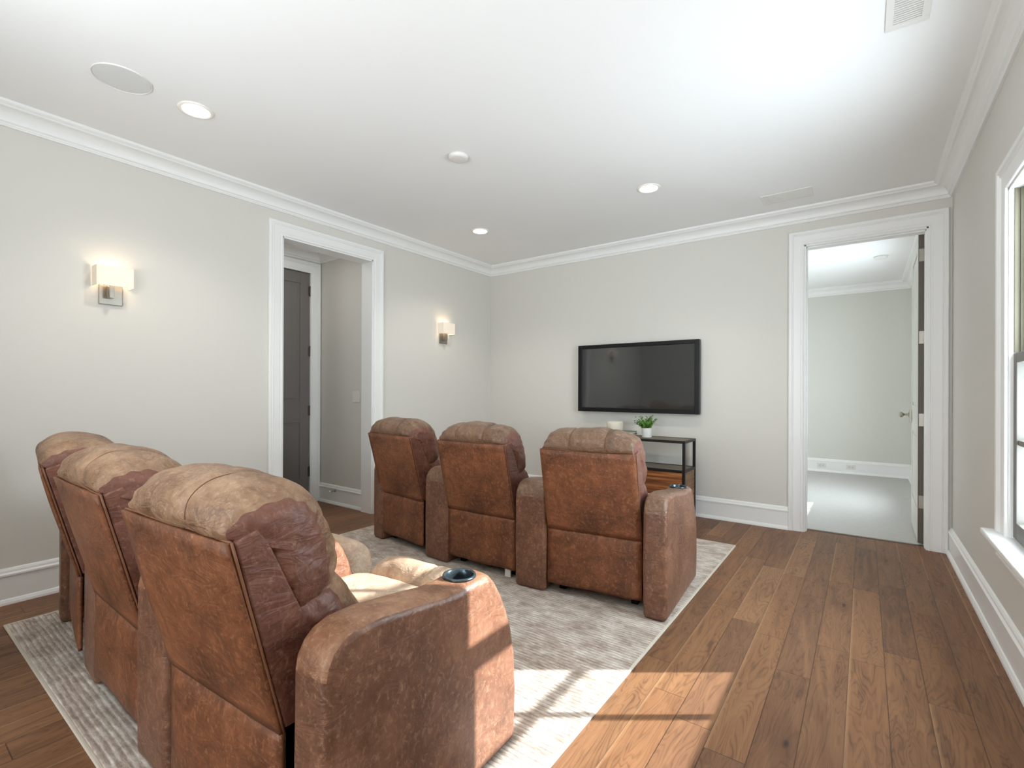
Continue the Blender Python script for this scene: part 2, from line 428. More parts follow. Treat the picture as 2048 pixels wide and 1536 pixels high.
S('floor', B((-6.2, YR-4.1, -.08, XR+WT, YB+.10, 0)), 'floor')
S('floor_next_room', B((XL, YB+.10, -.08, XR+WT, YF+WT, .0)), 'carpet')
S('ceiling', B((XL-WT, YR-4.1, ZC, XR+WT, YF+WT, ZC+.1)), 'ceil')
S('ceiling_vestibule', B((VX-WT, 1.7, VZ, XL-WT, VY+WT, VZ+.08)), 'ceil')
S('wall_left', B((XL-WT, YR-WT, 0, XL, LO0, ZC), (XL-WT, LO1, 0, XL, YF+WT, ZC), (XL-WT, LO0, OZ, XL, LO1, ZC)))
S('wall_back', B((XL, YB, 0, RO0, YB+WT, ZC), (RO1, YB, 0, XR, YB+WT, ZC), (RO0, YB, OZ, RO1, YB+WT, ZC)), 'wall')
S('wall_right', B((XR, YR-WT, 0, XR+WT, WY0, ZC), (XR, WY1, 0, XR+WT, FW0, ZC), (XR, FW1, 0, XR+WT, YF+WT, ZC),
                  (XR, WY0, 0, XR+WT, WY1, WZ0-.03), (XR, WY0, WZ1, XR+WT, WY1, ZC),
                  (XR, FW0, 0, XR+WT, FW1, WZ0-.03), (XR, FW0, WZ1, XR+WT, FW1, ZC)))
S('wall_front', B((XL, YR-WT, 0, -2.55, YR, ZC), (.25, YR-WT, 0, XR, YR, ZC), (-2.55, YR-WT, 2.6, .25, YR, ZC)))
S('wall_hall', B((-3.6, YR-4.1, 0, .6, YR-4.0, ZC), (-3.6, YR-4.0, 0, -3.45, YR-WT, ZC), (.45, YR-4.0, 0, .6, YR-WT, ZC)))
S('wall_next_room', B((XL, YF, 0, XR, YF+WT, ZC)), 'wall_next')
S('wall_vestibule', B((VX-WT, VY, 0, XL-WT, VY+WT, VZ), (VX-WT, 1.7, 0, VX, 2.09, VZ), (VX-WT, 2.965, 0, VX, VY, VZ), (VX-WT, 2.09, 2.49, VX, 2.965, VZ),
                      (VX-WT, 1.6, 0, XL-WT, 1.7, VZ), (VX-WT-.04, 1.7, 0, VX-WT, VY+WT, VZ)))  # last box: added backing that blocks sky light over the door

# baseboards
BASE = [(0, 0), (.034, 0), (.032, .012), (.024, .026), (.018, .03), (.018, .155), (.024, .158), (.024, .168), (.016, .176), (.014, .186), (.008, .196), (0, .2)]
def baseboard(name, path):
    bm = bmesh.new(); sweep(bm, path, BASE); S(name, bm, 'trim', smooth=False)
CW = .115
baseboard('baseboard_left', [(XL, LO0-CW), (XL, YR)])
baseboard('baseboard_back', [(RO0-CW, YB), (XL, YB), (XL, LO1+CW)])
baseboard('baseboard_right', [(XR, YR), (XR, YB-.002)])
baseboard('baseboard_next_room', [(XR, YB+WT+.02), (XR, YF), (XL, YF)])
baseboard('baseboard_vestibule', [(XL-WT+.0, VY), (VX, VY)])

# crown mouldings
def crown(name, path, closed=False, zc=ZC, s=1.):
    prof = [(0, 0), (0, -.113), (.014, -.113), (.016, -.107), (.020, -.103), (.020, -.096), (.030, -.090)]
    for k in range(9):
        a = k/8*PI/2
        prof.append((.030+.062*(1-math.cos(a)) , -.090+.058*math.sin(a)))
    prof += [(.096, -.030), (.100, -.024), (.108, -.020), (.116, -.014), (.118, 0)]
    bm = bmesh.new(); sweep(bm, path, [(o*s, zc+z*s) for o, z in prof], closed)
    S(name, bm, 'trim')
crown('trim_1', [(XL, YR), (XR, YR), (XR, YB), (XL, YB)], True)
crown('trim_2', [(XR, YB+WT), (XR, YF), (XL, YF), (XL, YB+WT)], True)
crown('trim_3', [(XL-WT, VY), (VX, VY), (VX, 1.7)], False, VZ, .92)

# door casings (profile: outward offset from the opening edge, thickness off the wall)
CAS = [(-.0, 0), (-.0, .014), (.004, .018), (.010, .018), (.014, .014), (.022, .014), (.026, .018), (.078, .020), (.084, .026), (.090, .022), (.096, .028), (.112, .028), (.118, .022), (.118, 0)]
def casing(name, a, b, top, axis, plane, sgn, z0=0.):
    """a<b opening edges on the axis; plane coordinate; sgn = which way the casing faces"""
    if axis == 'y': P = lambda t, z: (plane, t, z); N = (sgn, 0, 0)
    else: P = lambda t, z: (t, plane, z); N = (0, sgn, 0)
    path = [P(a, z0), P(a, top), P(b, top), P(b, z0)]
    d = (Vector(path[1])-Vector(path[0])).cross(Vector(N))
    out = Vector(P(a, 0))-Vector(P(b, 0))
    if d.dot(out) < 0: path = path[::-1]
    return S(name, frame_sweep(path, N, CAS), 'trim')
casing('trim_4', LO0, LO1, OZ, 'y', XL, 1)
casing('trim_5', RO0, RO1, OZ, 'x', YB, -1)
casing('trim_6', RO0, RO1, OZ, 'x', YB+WT, 1)
# jamb linings
S('trim_7', B((XL-WT-.005, LO0-.002, 0, XL+.006, LO0+.012, OZ), (XL-WT-.005, LO1-.012, 0, XL+.006, LO1+.002, OZ), (XL-WT-.005, LO0, OZ-.012, XL+.006, LO1, OZ+.002)), 'trim')
S('trim_8', B((RO0-.002, YB-.006, 0, RO0+.012, YB+WT+.006, OZ), (RO1-.012, YB-.006, 0, RO1+.002, YB+WT+.006, OZ), (RO0, YB-.006, OZ-.012, RO1, YB+WT+.006, OZ+.002),
              (RO0+.012, YB+.03, 0, RO0+.019, YB+.105, OZ-.012), (RO1-.017, YB+.03, 0, RO1-.012, YB+.105, OZ-.012), (RO0+.012, YB+.03, OZ-.022, RO1-.012, YB+.105, OZ-.012)), 'trim')
casing('trim_9', 2.09, 2.965, 2.485, 'y', VX, 1)
S('trim_10', B((RO0, YB+.085, 0, RO1, YB+.115, .006)), 'dark_metal')

# ------------------------------------------------------------------ doors
def door_leaf(w, h, t, mats=('grey_door', 'grey_door')):
    """two-panel leaf: x 0..w from hinge, y 0..t, z 0..h"""
    bm = bmesh.new(); st = .105
    rails = [(.0, .26), (.86, 1.09), (h-.12, h)]
    box(bm, 0, .008, 0, w, t-.008, h, 0)
    for y0, y1 in ((0, .009), (t-.009, t)):
        box(bm, 0, y0, 0, st, y1, h); box(bm, w-st, y0, 0, w, y1, h)
        for a, b in rails: box(bm, st, y0, a, w-st, y1, b)
    for a, b in ((.26, .86), (1.09, h-.12)):
        for y0, y1 in ((.003, .008), (t-.008, t-.003)):
            box(bm, st+.028, y0, a+.028, w-st-.028, y1, b-.028)
    return bm
def hinge_bm(sx=1):
    bm = bmesh.new(); box(bm, -.003, -.034, -.05, .003, .004, .05)
    lathe([(0, -.055), (.007, -.055), (.007, .055), (0, .055)], 12, .004*sx, .006, bm); return bm
# closed dark door of the vestibule
dv = tag(empty('door_1', (VX-.045, 2.962, .008)), kind='structure')
leaf = obj('door_leaf', door_leaf(.865, 2.472, .04), 'grey_door', dv, bevel=.003); leaf.rotation_euler = (0, 0, -PI/2)
for z in (2.29, 1.64, .995, .335):
    obj('hinge', B((.0, -.012, -.05, .008, .008, .05), (.006, -.004, -.055, .016, .006, .055)), 'dark_metal', dv, loc=(.042, 0, z-.008))
# open door of the next room
dr = tag(empty('door_2', (RO1-.012, YB+WT+.004, .012)), kind='structure')
leaf = obj('door_leaf', door_leaf(.775, 2.468, .038), 'pale_door', dr, bevel=.003)
leaf.rotation_euler = (0, 0, PI/2-.01); leaf.location = (0, 0, 0)
obj('door_edge', B((-.0375, -.0015, 0, -.0005, .0, 2.468)), 'dark_edge', dr)
for z in (2.316, 1.656, .995, .338):
    bm = bmesh.new(); box(bm, -.034, -.006, -.052, .006, -.0016, .052); lathe([(0, -.056), (.007, -.056), (.007, .056), (0, .056)], 12, .007, -.002, bm)
    obj('hinge', bm, 'nickel', dr, loc=(0, 0, z-.012), bevel=.004)
hd = obj('door_handle', B((-.052, .69, .93, -.038, .738, 1.04)), 'nickel', dr, bevel=.002)
bm = lathe([(0, 0), (.022, 0), (.024, .004), (.012, .008), (.009, .03), (.014, .038), (.026, .046), (.029, .058), (.024, .070), (.012, .076), (0, .077)], 24)
kb = obj('knob', bm, 'nickel', hd, smooth=True, loc=(-.051, .714, 1.0)); kb.rotation_euler = (0, -PI/2, 0)

# ------------------------------------------------------------------ windows
def window(name, y0, y1):
    w = tag(empty(name, (XR, (y0+y1)/2, WZ0)), kind='structure')
    def P(n, bm, m, par=w, **k):
        o = obj(n, bm, m, par, **k); o.location = (-XR, -(y0+y1)/2, -WZ0); return o
    zc, zt = WZ0, WZ1
    # jamb liner
    P('jamb', B((XR-.004, y0-.002, zc, XR+WT, y0+.012, zt), (XR-.004, y1-.012, zc, XR+WT, y1+.002, zt), (XR-.004, y0, zt-.012, XR+WT, y1, zt+.002), (XR+.07, y0, zc-.03, XR+WT+.03, y1, zc+.004)), 'trim')
    sx0, sx1 = .545, .583                      # lower sash (inner track)
    def sash(x0, x1, za, zb, rb, rt, n):
        sw = .052; gy0, gy1 = y0+.012+sw, y1-.012-sw; gm = (gy0+gy1)/2; gz = (za+rb+zb-rt)/2
        s = P(n, B((x0, y0+.012, za, x1, gy0, zb), (x0, gy1, za, x1, y1-.012, zb), (x0, gy0, za, x1, gy1, za+rb), (x0, gy0, zb-rt, x1, gy1, zb),
                   (x0+.006, gm-.012, za+rb, x1-.004, gm+.012, zb-rt), (x0+.006, gy0, gz-.012, x1-.004, gy1, gz+.012)), 'sash', bevel=.003)
        g = obj('pane', B(((x0+x1)/2-.003, gy0-.004, za+rb-.004, (x0+x1)/2+.003, gy1+.004, zb-rt+.004)), 'glass', s)
        return s
    sash(sx0, sx1, zc+.004, 1.392, .075, .045, 'lower_sash')
    sash(.588, .626, 1.352, zt-.012, .045, .042, 'upper_sash')
    # moulded casing down to the stool
    N = (-1, 0, 0); path = [(XR, y0, zc), (XR, y0, zt), (XR, y1, zt), (XR, y1, zc)]
    d = Vector((0, 0, 1)).cross(Vector(N))
    if d.y > 0: path = path[::-1]
    CASW = [(-.0, 0), (-.0, .012), (.004, .016), (.012, .016), (.018, .011), (.07, .017), (.078, .024), (.088, .02), (.095, .028), (.112, .030), (.118, .022), (.118, 0)]
    P('casing', frame_sweep(path, N, CASW), 'trim')
    P('sill', B((XR-.075, y0-.155, zc-.028, XR+.012, y1+.155, zc)), 'trim', bevel=.008, seg=3)
    P('sill_base', B((XR-.0, y0+.001, zc-.029, XR+.09, y1-.001, zc-.001)), 'trim')
    P('apron', B((XR-.018, y0-.115, zc-.11, XR, y1+.115, zc-.028), (XR-.026, y0-.118, zc-.115, XR, y1+.118, zc-.102)), 'trim', bevel=.003)
    bm = bmesh.new()
    for ya, yb_ in ((y1-.012, -1), (y0+.012, 1)):
        for xa, xb, d_ in ((.547, .557, .010), (.557, .566, .002), (.566, .576, .010), (.576, .587, .003)):
            box(bm, xa, min(ya, ya+yb_*d_), 1.395, xb, max(ya, ya+yb_*d_), zt-.012)
    P('jamb_track', bm, 'track')
    return w
window('window_1', WY0, WY1)
window('window_2', FW0, FW1)
for n, a, b in (('window_1_portal', WY0, WY1), ('window_2_portal', FW0, FW1)):
    light(n, 'AREA', (XR+WT+.03, (a+b)/2, (WZ0+WZ1)/2), 1, size=b-a, size_y=WZ1-WZ0, look=(-1, 0, 0)).data.cycles.is_portal = True

# ------------------------------------------------------------------ rug
RX0, RX1, RY0, RY1 = -3.548, -.812, .474, 4.118
rug = tag(empty('area_rug', ((RX0+RX1)/2, (RY0+RY1)/2, 0)), 'large beige and grey ribbed area rug under both rows of recliners', 'rug')
hx, hy = (RX1-RX0)/2, (RY1-RY0)/2
obj('pile', B((-hx+.012, -hy+.012, 0, hx-.012, hy-.012, .011)), 'rug', rug, bevel=.003)
obj('binding', B((-hx, -hy, 0, hx, -hy+.013, .0095), (-hx, hy-.013, 0, hx, hy, .0095), (-hx, -hy, 0, -hx+.013, hy, .0095), (hx-.013, -hy, 0, hx, hy, .0095)), 'rug_edge', rug, bevel=.003)
RZ = .011

# ------------------------------------------------------------------ theatre recliners
def poly_extrude(prof, xs, mats, ncap):
    """closed (y,z) profile extruded in x; side faces get material 1; edges with index in ncap get material 0 else 1"""
    bm = bmesh.new(); rings = [[bm.verts.new((x, y, z)) for y, z in prof] for x in xs]
    n = len(prof)
    for a, b in zip(rings, rings[1:]):
        for i in range(n):
            f = bm.faces.new((a[i], a[(i+1) % n], b[(i+1) % n], b[i])); f.material_index = 0 if i in ncap else 1
    for r in (rings[0], rings[-1][::-1]):
        f = bm.faces.new(r); f.material_index = 1
    return bm
ARM_PROF = [(0, .0), (0, .30), (0, .555), (.006, .585), (.022, .615), (.048, .637), (.085, .648), (.16, .648), (.28, .632), (.40, .613), (.46, .609), (.50, .612), (.585, .612),
            (.612, .603), (.64, .575), (.67, .53), (.70, .47), (.728, .40), (.750, .30), (.760, .17), (.757, .0)]
def armrest(row, x, y, th, wr, wf, cap='leather_arm', front='leather_arm', side='leather_armside', cup=True):
    bm = poly_extrude(ARM_PROF, [-.5, 0, .5], None, set(range(2, 20)))
    for v in bm.verts:
        t = min(1, max(0, v.co.y/.76)); w = wr+(wf-wr)*t
        bulge = .004*math.sin(PI*min(1, v.co.z/.6))
        v.co.x *= (w+bulge*2)
        if v.co.x == 0 and v.co.z > .5: v.co.z += .006
    o = obj('armrest', bm, [cap, side], row, smooth=True, bevel=.025, seg=4, angle=40)
    o.location = (x, y, 0); o.rotation_euler = (0, 0, th)
    cyy, cz, cr = .530, .617, .046
    if cup:
        bake(o)
        c = lathe([(0, cz-.075), (cr, cz-.075), (cr, cz+.03), (0, cz+.03)], 40, 0, cyy)
        co = obj('cut', c, 'black_plastic'); co.parent = row; co.location = o.location; co.rotation_euler = o.rotation_euler
        md = o.modifiers.new('b', 'BOOLEAN'); md.object = co; md.solver = 'EXACT'; md.operation = 'DIFFERENCE'
        bake(o); me = co.data; bpy.data.objects.remove(co); bpy.data.meshes.remove(me)
        bm = lathe([(0, cz-.073), (cr-.004, cz-.073), (cr-.003, cz-.02), (cr-.002, cz+.002), (cr+.001, cz+.006), (cr+.006, cz+.005), (cr+.008, cz-.001), (cr+.002, cz-.004), (cr-.0005, cz-.02), (cr-.0005, cz-.0745), (0, cz-.0745)], 40, 0, cyy)
        obj('cup_holder', bm, 'cup', o, smooth=True)
    return o
MAT['cup'] = simple('smoked metal cup', (74, 84, 90), .22, .75, None, .05, 30)

def centroid(p): return sum((Vector(q) for q in p), Vector((0, 0)))/len(p)
def cushion(name, parent, side, centre, w, mats, lobes=(), nx=37, m=44, p=4., q=.5, seed=0., amp=.005, seam_d=.012, pleat=.006, cap_mat=1, edge=0, seam=None):
    """loft of a (y,z) profile from `side` at the ends to `centre`, with sewn valleys and gathered ends"""
    A = smooth_curve(side+[side[0]], m+1)[:-1]; C = smooth_curve(centre+[centre[0]], m+1)[:-1]
    bm = bmesh.new(); rings = []; cen = []
    for i in range(nx):
        u = -1+2*i/(nx-1); u = math.copysign(abs(u)**.72, u)  # denser near the ends
        u = math.copysign(1-(1-abs(u))**1.15, u)
        b = max(0, 1-abs(u)**p)**q; x = u*w
        pts = [a.lerp(c, b) for a, c in zip(A, C)]; g = centroid(pts); cen.append((x, g))
        ring = []
        for k, pt in enumerate(pts):
            r = (pt-g); L = r.length; r = r/max(L, 1e-6); d = 0
            for xs in lobes: d -= seam_d*math.exp(-((x-xs)/.014)**2)
            P3 = Vector((x*6+seed, pt.x*6, pt.y*6)); 
            d += amp*noise.noise(P3)+amp*.6*noise.noise(P3*2.6)
            e = max(0, (abs(u)-.72)/.28)
            d += pleat*e*math.sin(k*2*PI/m*17+3*noise.noise(P3*1.5))*min(1, 2*(1-abs(u))+.45)
            pt2 = pt+r*d; ring.append(bm.verts.new((x, pt2.x, pt2.y)))
        rings.append(ring)
    ring_pos = [[v.co.copy() for v in r_] for r_ in rings]
    for i, (a, b2) in enumerate(zip(rings, rings[1:])):
        for k in range(m):
            f = bm.faces.new((a[k], a[(k+1) % m], b2[(k+1) % m], b2[k])); f.material_index = cap_mat if (i < edge or i >= nx-1-edge) else 0
    for ri, sg in ((0, -1), (nx-1, 1)):
        prev = rings[ri]; x0, g = cen[ri]
        for s_, bul in ((.97, .004), (.92, .008), (.85, .0115), (.76, .0145), (.66, .017), (.54, .019), (.42, .021), (.30, .022), (.18, .023), (.08, .0235)):
            cur = []
            for k, v in enumerate(rings[ri]):
                y = g.x+(v.co.y-g.x)*s_; z = g.y+(v.co.z-g.y)*s_
                wv = (.011*noise.noise(Vector((seed+ri, y*9, z*11)))+.0045*noise.noise(Vector((seed+ri+9, y*12-z*6, z*46+y*14))))*min(1, s_*2.2)*min(1, (1.02-s_)*9)
                cur.append(bm.verts.new((x0+sg*(bul+wv), y, z)))
            for k in range(m):
                f = bm.faces.new((prev[k], prev[(k+1) % m], cur[(k+1) % m], cur[k])); f.material_index = cap_mat
            prev = cur
        c = bm.verts.new((x0+sg*.024, g.x, g.y))
        for k in range(m):
            f = bm.faces.new((prev[k], prev[(k+1) % m], c)); f.material_index = cap_mat
    o = obj(name, bm, mats, parent, smooth=True)
    if seam:
        for xs in lobes:
            i = min(range(nx), key=lambda i_: abs(cen[i_][0]-xs))
            sb_ = bmesh.new(); tube(sb_, ring_pos[i][seam[0]:seam[1]], .0021, 6)
            obj('seam', sb_, 'seam', parent, smooth=True)
    return o

HEAD_C = [(-.118, .868), (-.134, .900), (-.124, .948), (-.080, .982), (-.015, .995), (.055, .986), (.120, .955), (.168, .908), (.203, .845), (.224, .775), (.224, .715), (.195, .686), (.11, .670), (.06, .665), (-.005, .72), (-.06, .83)]
HEAD_S = [(-.114, .868), (-.116, .884), (-.096, .908), (-.055, .926), (-.010, .935), (.040, .930), (.078, .908), (.104, .866), (.122, .820), (.138, .760), (.146, .712), (.136, .686), (.10, .664), (.052, .658), (.015, .735), (-.038, .835)]
LUM_C = [(.06, .685), (.16, .698), (.228, .690), (.268, .650), (.300, .600), (.340, .540), (.385, .490), (.38, .455), (.28, .44), (.16, .50), (.08, .60)]
LUM_S = [(.045, .668), (.09, .676), (.142, .676), (.176, .640), (.205, .585), (.245, .525), (.285, .478), (.29, .45), (.20, .42), (.12, .47), (.06, .56)]
SEAT_C = [(.26, .30), (.25, .40), (.30, .452), (.42, .468), (.55, .470), (.66, .462), (.715, .440), (.735, .400), (.738, .34), (.72, .29), (.5, .27)]
SEAT_S = [(.26, .30), (.25, .39), (.30, .430), (.42, .440), (.55, .442), (.66, .436), (.710, .420), (.728, .390), (.730, .34), (.72, .29), (.5, .27)]
FOOT_C = [(.742, .30), (.738, .395), (.752, .448), (.80, .478), (.86, .475), (.912, .445), (.940, .385), (.940, .30), (.930, .20), (.90, .13), (.85, .12), (.78, .18)]
FOOT_S = [(.744, .30), (.740, .380), (.752, .428), (.80, .452), (.855, .448), (.902, .420), (.925, .368), (.926, .30), (.918, .20), (.89, .14), (.85, .13), (.78, .18)]

def recliner(row, x, y, th, seed, head, headside='leather_side', seat='leather_seat', tag_low=False):
    W = .279
    # reclining back
    br = empty('backrest', (x, y, 0), th, row)
    fr = poly_extrude([(.010, .392), (-.112, .866), (-.058, .886), (-.030, .845), (.052, .665), (.108, .555), (.165, .46), (.17, .392)], [-W-.001, W+.001], None, set())
    for f in fr.faces: f.material_index = 0
    obj('back_frame', fr, ['leather_side'], br, smooth=True, bevel=.007, seg=2)
    # outside back, stretched over the frame
    bm = bmesh.new(); nx, nz = 14, 16; rows = []
    for j in range(nz+1):
        t = j/nz; w = W*(1-.012*t); r = []
        for i in range(nx+1):
            u = -1+2*i/nx
            puff = .008*(1-u**4)*(1-(2*t-1)**4)+.002*noise.noise(Vector((u*2+seed, t*3, 1)))
            r.append(bm.verts.new((u*w, .008-.124*t-.004-puff, .388+.480*t+(.006*u if t > .9 else 0)*0)))
        rows.append(r)
    for j in range(nz):
        for i in range(nx): bm.faces.new((rows[j][i], rows[j][i+1], rows[j+1][i+1], rows[j+1][i]))
    pn = obj('back_panel', bm, 'leather', br, smooth=True)
    md = pn.modifiers.new('s', 'SOLIDIFY'); md.thickness = .010; md.offset = -1
    bm = bmesh.new()
    for s in (-1, 1):
        tube(bm, [(s*(W-.001), .006-.124*t+.001, .386+.482*t) for t in [k/10 for k in range(11)]], .0035, 6)
    tube(bm, [(-W+.004+2*(W-.004)*k/12, -.117, .869+.002*math.sin(k)) for k in range(13)], .0035, 6)
    obj('piping', bm, 'piping', br, smooth=True)
    rnd = random.Random(int(seed*10)); l1 = -.10+rnd.uniform(-.02, .02); l2 = .115+rnd.uniform(-.02, .02)
    cushion('headrest', br, HEAD_S, HEAD_C, W-.020, [head, headside], (l1, l2), 91, 96, 3.2, .55, seed, .009, .008, .007, seam=(3, 62))
    cushion('lumbar_cushion', br, LUM_S, LUM_C, W-.022, [head, headside], (), 61, 66, 3.2, .55, seed+3, .007, .01, .006)
    # seat, footrest, outside lower back, mechanism
    s = cushion('seat_cushion', row, SEAT_S, SEAT_C, W-.008, [seat, seat], (), 37, 44, 5, .5, seed+5, .006, .01, .003)
    f = cushion('footrest', row, FOOT_S, FOOT_C, W-.016, [seat, seat], (-.0,), 61, 60, 8, .5, seed+8, .005, .02, .004)
    for o in (s, f): o.location = (x, y, 0); o.rotation_euler = (0, 0, th)
    bm = bmesh.new(); rows = []
    for j in range(nz+1):
        t = j/nz; r = []
        for i in range(nx+1):
            u = -1+2*i/nx
            puff = .012*(1-u**6)*(1-(2*t-1)**6)+.003*noise.noise(Vector((u*2+seed, t*3, 5)))
            r.append(bm.verts.new((u*W, .012-.018*(1-t)*0-puff, .063+.322*t+.003*math.sin(5*u+seed))))
        rows.append(r)
    for j in range(nz):
        for i in range(nx): bm.faces.new((rows[j][i], rows[j][i+1], rows[j+1][i+1], rows[j+1][i]))
    lp = obj('rear_panel', bm, 'leather', row, smooth=True, loc=(x, y, 0), rz=th)
    md = lp.modifiers.new('s', 'SOLIDIFY'); md.thickness = .014; md.offset = -1
    bs = obj('base', B((-.25, .06, .045, .25, .70, .27), (-.24, .08, 0, -.20, .14, .05), (.20, .08, 0, .24, .14, .05), (-.24, .62, 0, -.20, .68, .05), (.20, .62, 0, .24, .68, .05)), 'black_cloth', row, bevel=.004, loc=(x, y, 0), rz=th)
    if tag_low:
        obj('care_tag', B((.190, .018, .004, .234, .0195, .085)), 'white_tag', row, loc=(x, y, 0), rz=th)

def row_of(name, label, cx, cyy, arms, seats, group, cap, fr=None):
    r = tag(empty(name, (cx, cyy, RZ)), label, 'recliner', group)
    for a in arms: armrest(r, a[0]-cx, a[1]-cyy, a[2], a[3], a[4], cap)
    for s in seats: recliner(r, s[0]-cx, s[1]-cyy, s[2], *s[3:])
    return r
G = 'two rows of theatre recliners'
row_of('reclining_sofa', 'brown leather three-seat theatre recliner row standing nearest the television', -2.05, 2.5,
       [(-3.200, 2.545, -.125, .135, .14), (-2.462, 2.465, -.035, .232, .15), (-1.646, 2.450, .095, .212, .145), (-.888, 2.492, .075, .125, .135)],
       [(-2.895, 2.530, -.125, 1.3, 'leather_mid'), (-2.068, 2.488, .03, 4.7, 'leather_mid', 'leather_side', 'leather_seat', True), (-1.255, 2.515, .125, 8.1, 'leather_mid')],
       G, 'leather_mid')
row_of('reclining_sofa', 'three-seat leather theatre recliner row nearest the viewer, faded tan headrests, sunlit seat', -2.15, .6,
       [(-3.375, .655, -.14, .122, .14), (-2.612, .598, -.07, .230, .15), (-1.830, .568, .03, .228, .15), (-1.010, .612, .045, .128, .14)],
       [(-3.038, .645, -.16, 11.9, 'leather_worn'), (-2.222, .592, -.01, 15.2, 'leather_worn'), (-1.392, .592, .06, 19.4, 'leather_worn')],
       G, 'leather_arm')

# ------------------------------------------------------------------ television
tv = tag(empty('television', (-1.941, YB, .995)), 'flat black television on the pale rear wall above the small console', 'television')
tw, thh = .6555, .729
obj('frame', B((-tw, -.085, 0, -tw+.045, -.03, thh), (tw-.045, -.085, 0, tw, -.03, thh), (-tw+.045, -.085, 0, tw-.045, -.03, .045), (-tw+.045, -.085, thh-.04, tw-.045, -.03, thh)), 'black_plastic', tv, bevel=.004)
obj('screen', B((-tw+.04, -.074, .04, tw-.04, -.032, thh-.035)), 'screen', tv)
obj('rear_housing', B((-tw+.02, -.032, .02, tw-.02, -.018, thh-.02)), 'black_metal', tv, bevel=.004)
obj('wall_mount', B((-.25, -.018, .2, .25, 0, .55)), 'black_metal', tv)

# ------------------------------------------------------------------ console and what stands on it
CX0, CX1, CY0, CY1, CZT = -2.40, -1.308, 4.452, 4.802, .767
cn = tag(empty('console_table', ((CX0+CX1)/2, (CY0+CY1)/2, 0)), 'low console with black steel frame, open shelf and walnut drawers under the television', 'console')
def CB(*bx):
    return B(*[(a-(CX0+CX1)/2, b-(CY0+CY1)/2, c, d-(CX0+CX1)/2, e-(CY0+CY1)/2, f) for a, b, c, d, e, f in bx])
t_ = .024
obj('frame', CB((CX0, CY0, 0, CX0+t_, CY0+t_, CZT), (CX1-t_, CY0, 0, CX1, CY0+t_, CZT), (CX0, CY1-t_, 0, CX0+t_, CY1, CZT), (CX1-t_, CY1-t_, 0, CX1, CY1, CZT),
    (CX0+t_, CY0, CZT-t_, CX1-t_, CY0+t_, CZT), (CX0+t_, CY1-t_, CZT-t_, CX1-t_, CY1, CZT), (CX0, CY0+t_, CZT-t_, CX0+t_, CY1-t_, CZT), (CX1-t_, CY0+t_, CZT-t_, CX1, CY1-t_, CZT),
    (CX0+t_, CY0, .475, CX1-t_, CY0+t_, .499), (CX0+t_, CY1-t_, .475, CX1-t_, CY1, .499), (CX0, CY0+t_, .475, CX0+t_, CY1-t_, .499), (CX1-t_, CY0+t_, .475, CX1, CY1-t_, .499),
    (CX0+t_, CY0, .09, CX1-t_, CY0+t_, .11), (CX1-t_, CY0+t_, .09, CX1, CY1-t_, .11), (CX0, CY0+t_, .09, CX0+t_, CY1-t_, .11)), 'black_metal', cn, bevel=.0015)
obj('table_top', CB((CX0+t_, CY0+t_, CZT-.016, CX1-t_, CY1-t_, CZT-.003)), 'top_wood', cn)
obj('shelf', CB((CX0+t_, CY0+t_, .480, CX1-t_, CY1-t_, .496)), 'top_wood', cn)
obj('side_panel', CB((CX1-.02, CY0+t_, .11, CX1-.006, CY1-t_, .475)), 'walnut_side', cn)
obj('side_panel', CB((CX0+.006, CY0+t_, .11, CX0+.02, CY1-t_, .475)), 'walnut_side', cn)
obj('back_panel', CB((CX0+t_, CY1-.016, .11, CX1-t_, CY1-.006, .475)), 'walnut_side', cn)
mid = (CX0+CX1)/2
for a, b, hx_ in ((CX0+t_+.002, mid-.002, -.03), (mid+.002, CX1-t_-.002, .03)):
    d = obj('cabinet_door', CB((a, CY0+.004, .112, b, CY0+.022, .473)), 'walnut', cn, bevel=.001)
    obj('handle', CB((mid+hx_-.004, CY0-.014, .25, mid+hx_+.004, CY0+.006, .34)), 'black_metal', d, bevel=.002)
# books
bk = [(-2.010, 4.60, .31, .225, .026, .06, 'book_grey'), (-2.003, 4.605, .30, .215, .022, .10, 'book_green')]
z = CZT+.0005
for i, (bx_, by_, bw, bd, bh, rz, mt) in enumerate(bk):
    b = tag(empty('book', (bx_, by_, z), rz), ['grey book at the bottom of the two-book pile on the console', 'sage green book on top of the pile, under the cream jar'][i], 'book', 'books on the console')
    obj('cover', B((-bw/2, -bd/2, 0, bw/2, bd/2, .003), (-bw/2, -bd/2, bh-.003, bw/2, bd/2, bh), (-bw/2, -bd/2, .003, -bw/2+.004, bd/2, bh-.003)), mt, b)
    obj('pages', B((-bw/2+.004, -bd/2+.004, .003, bw/2-.004, bd/2-.004, bh-.003)), 'paper', b)
    z += bh+.0005
bm = lathe([(0, 0), (.070, 0), (.080, .006), (.084, .02), (.085, .05), (.084, .078), (.079, .090), (.073, .094), (.070, .088), (.070, .03), (0, .028)], 40)
tag(obj('ceramic_jar', bm, 'stone_vase', smooth=True, loc=(-2.055, 4.61, z)), 'short round cream ceramic jar standing on the books', 'jar')
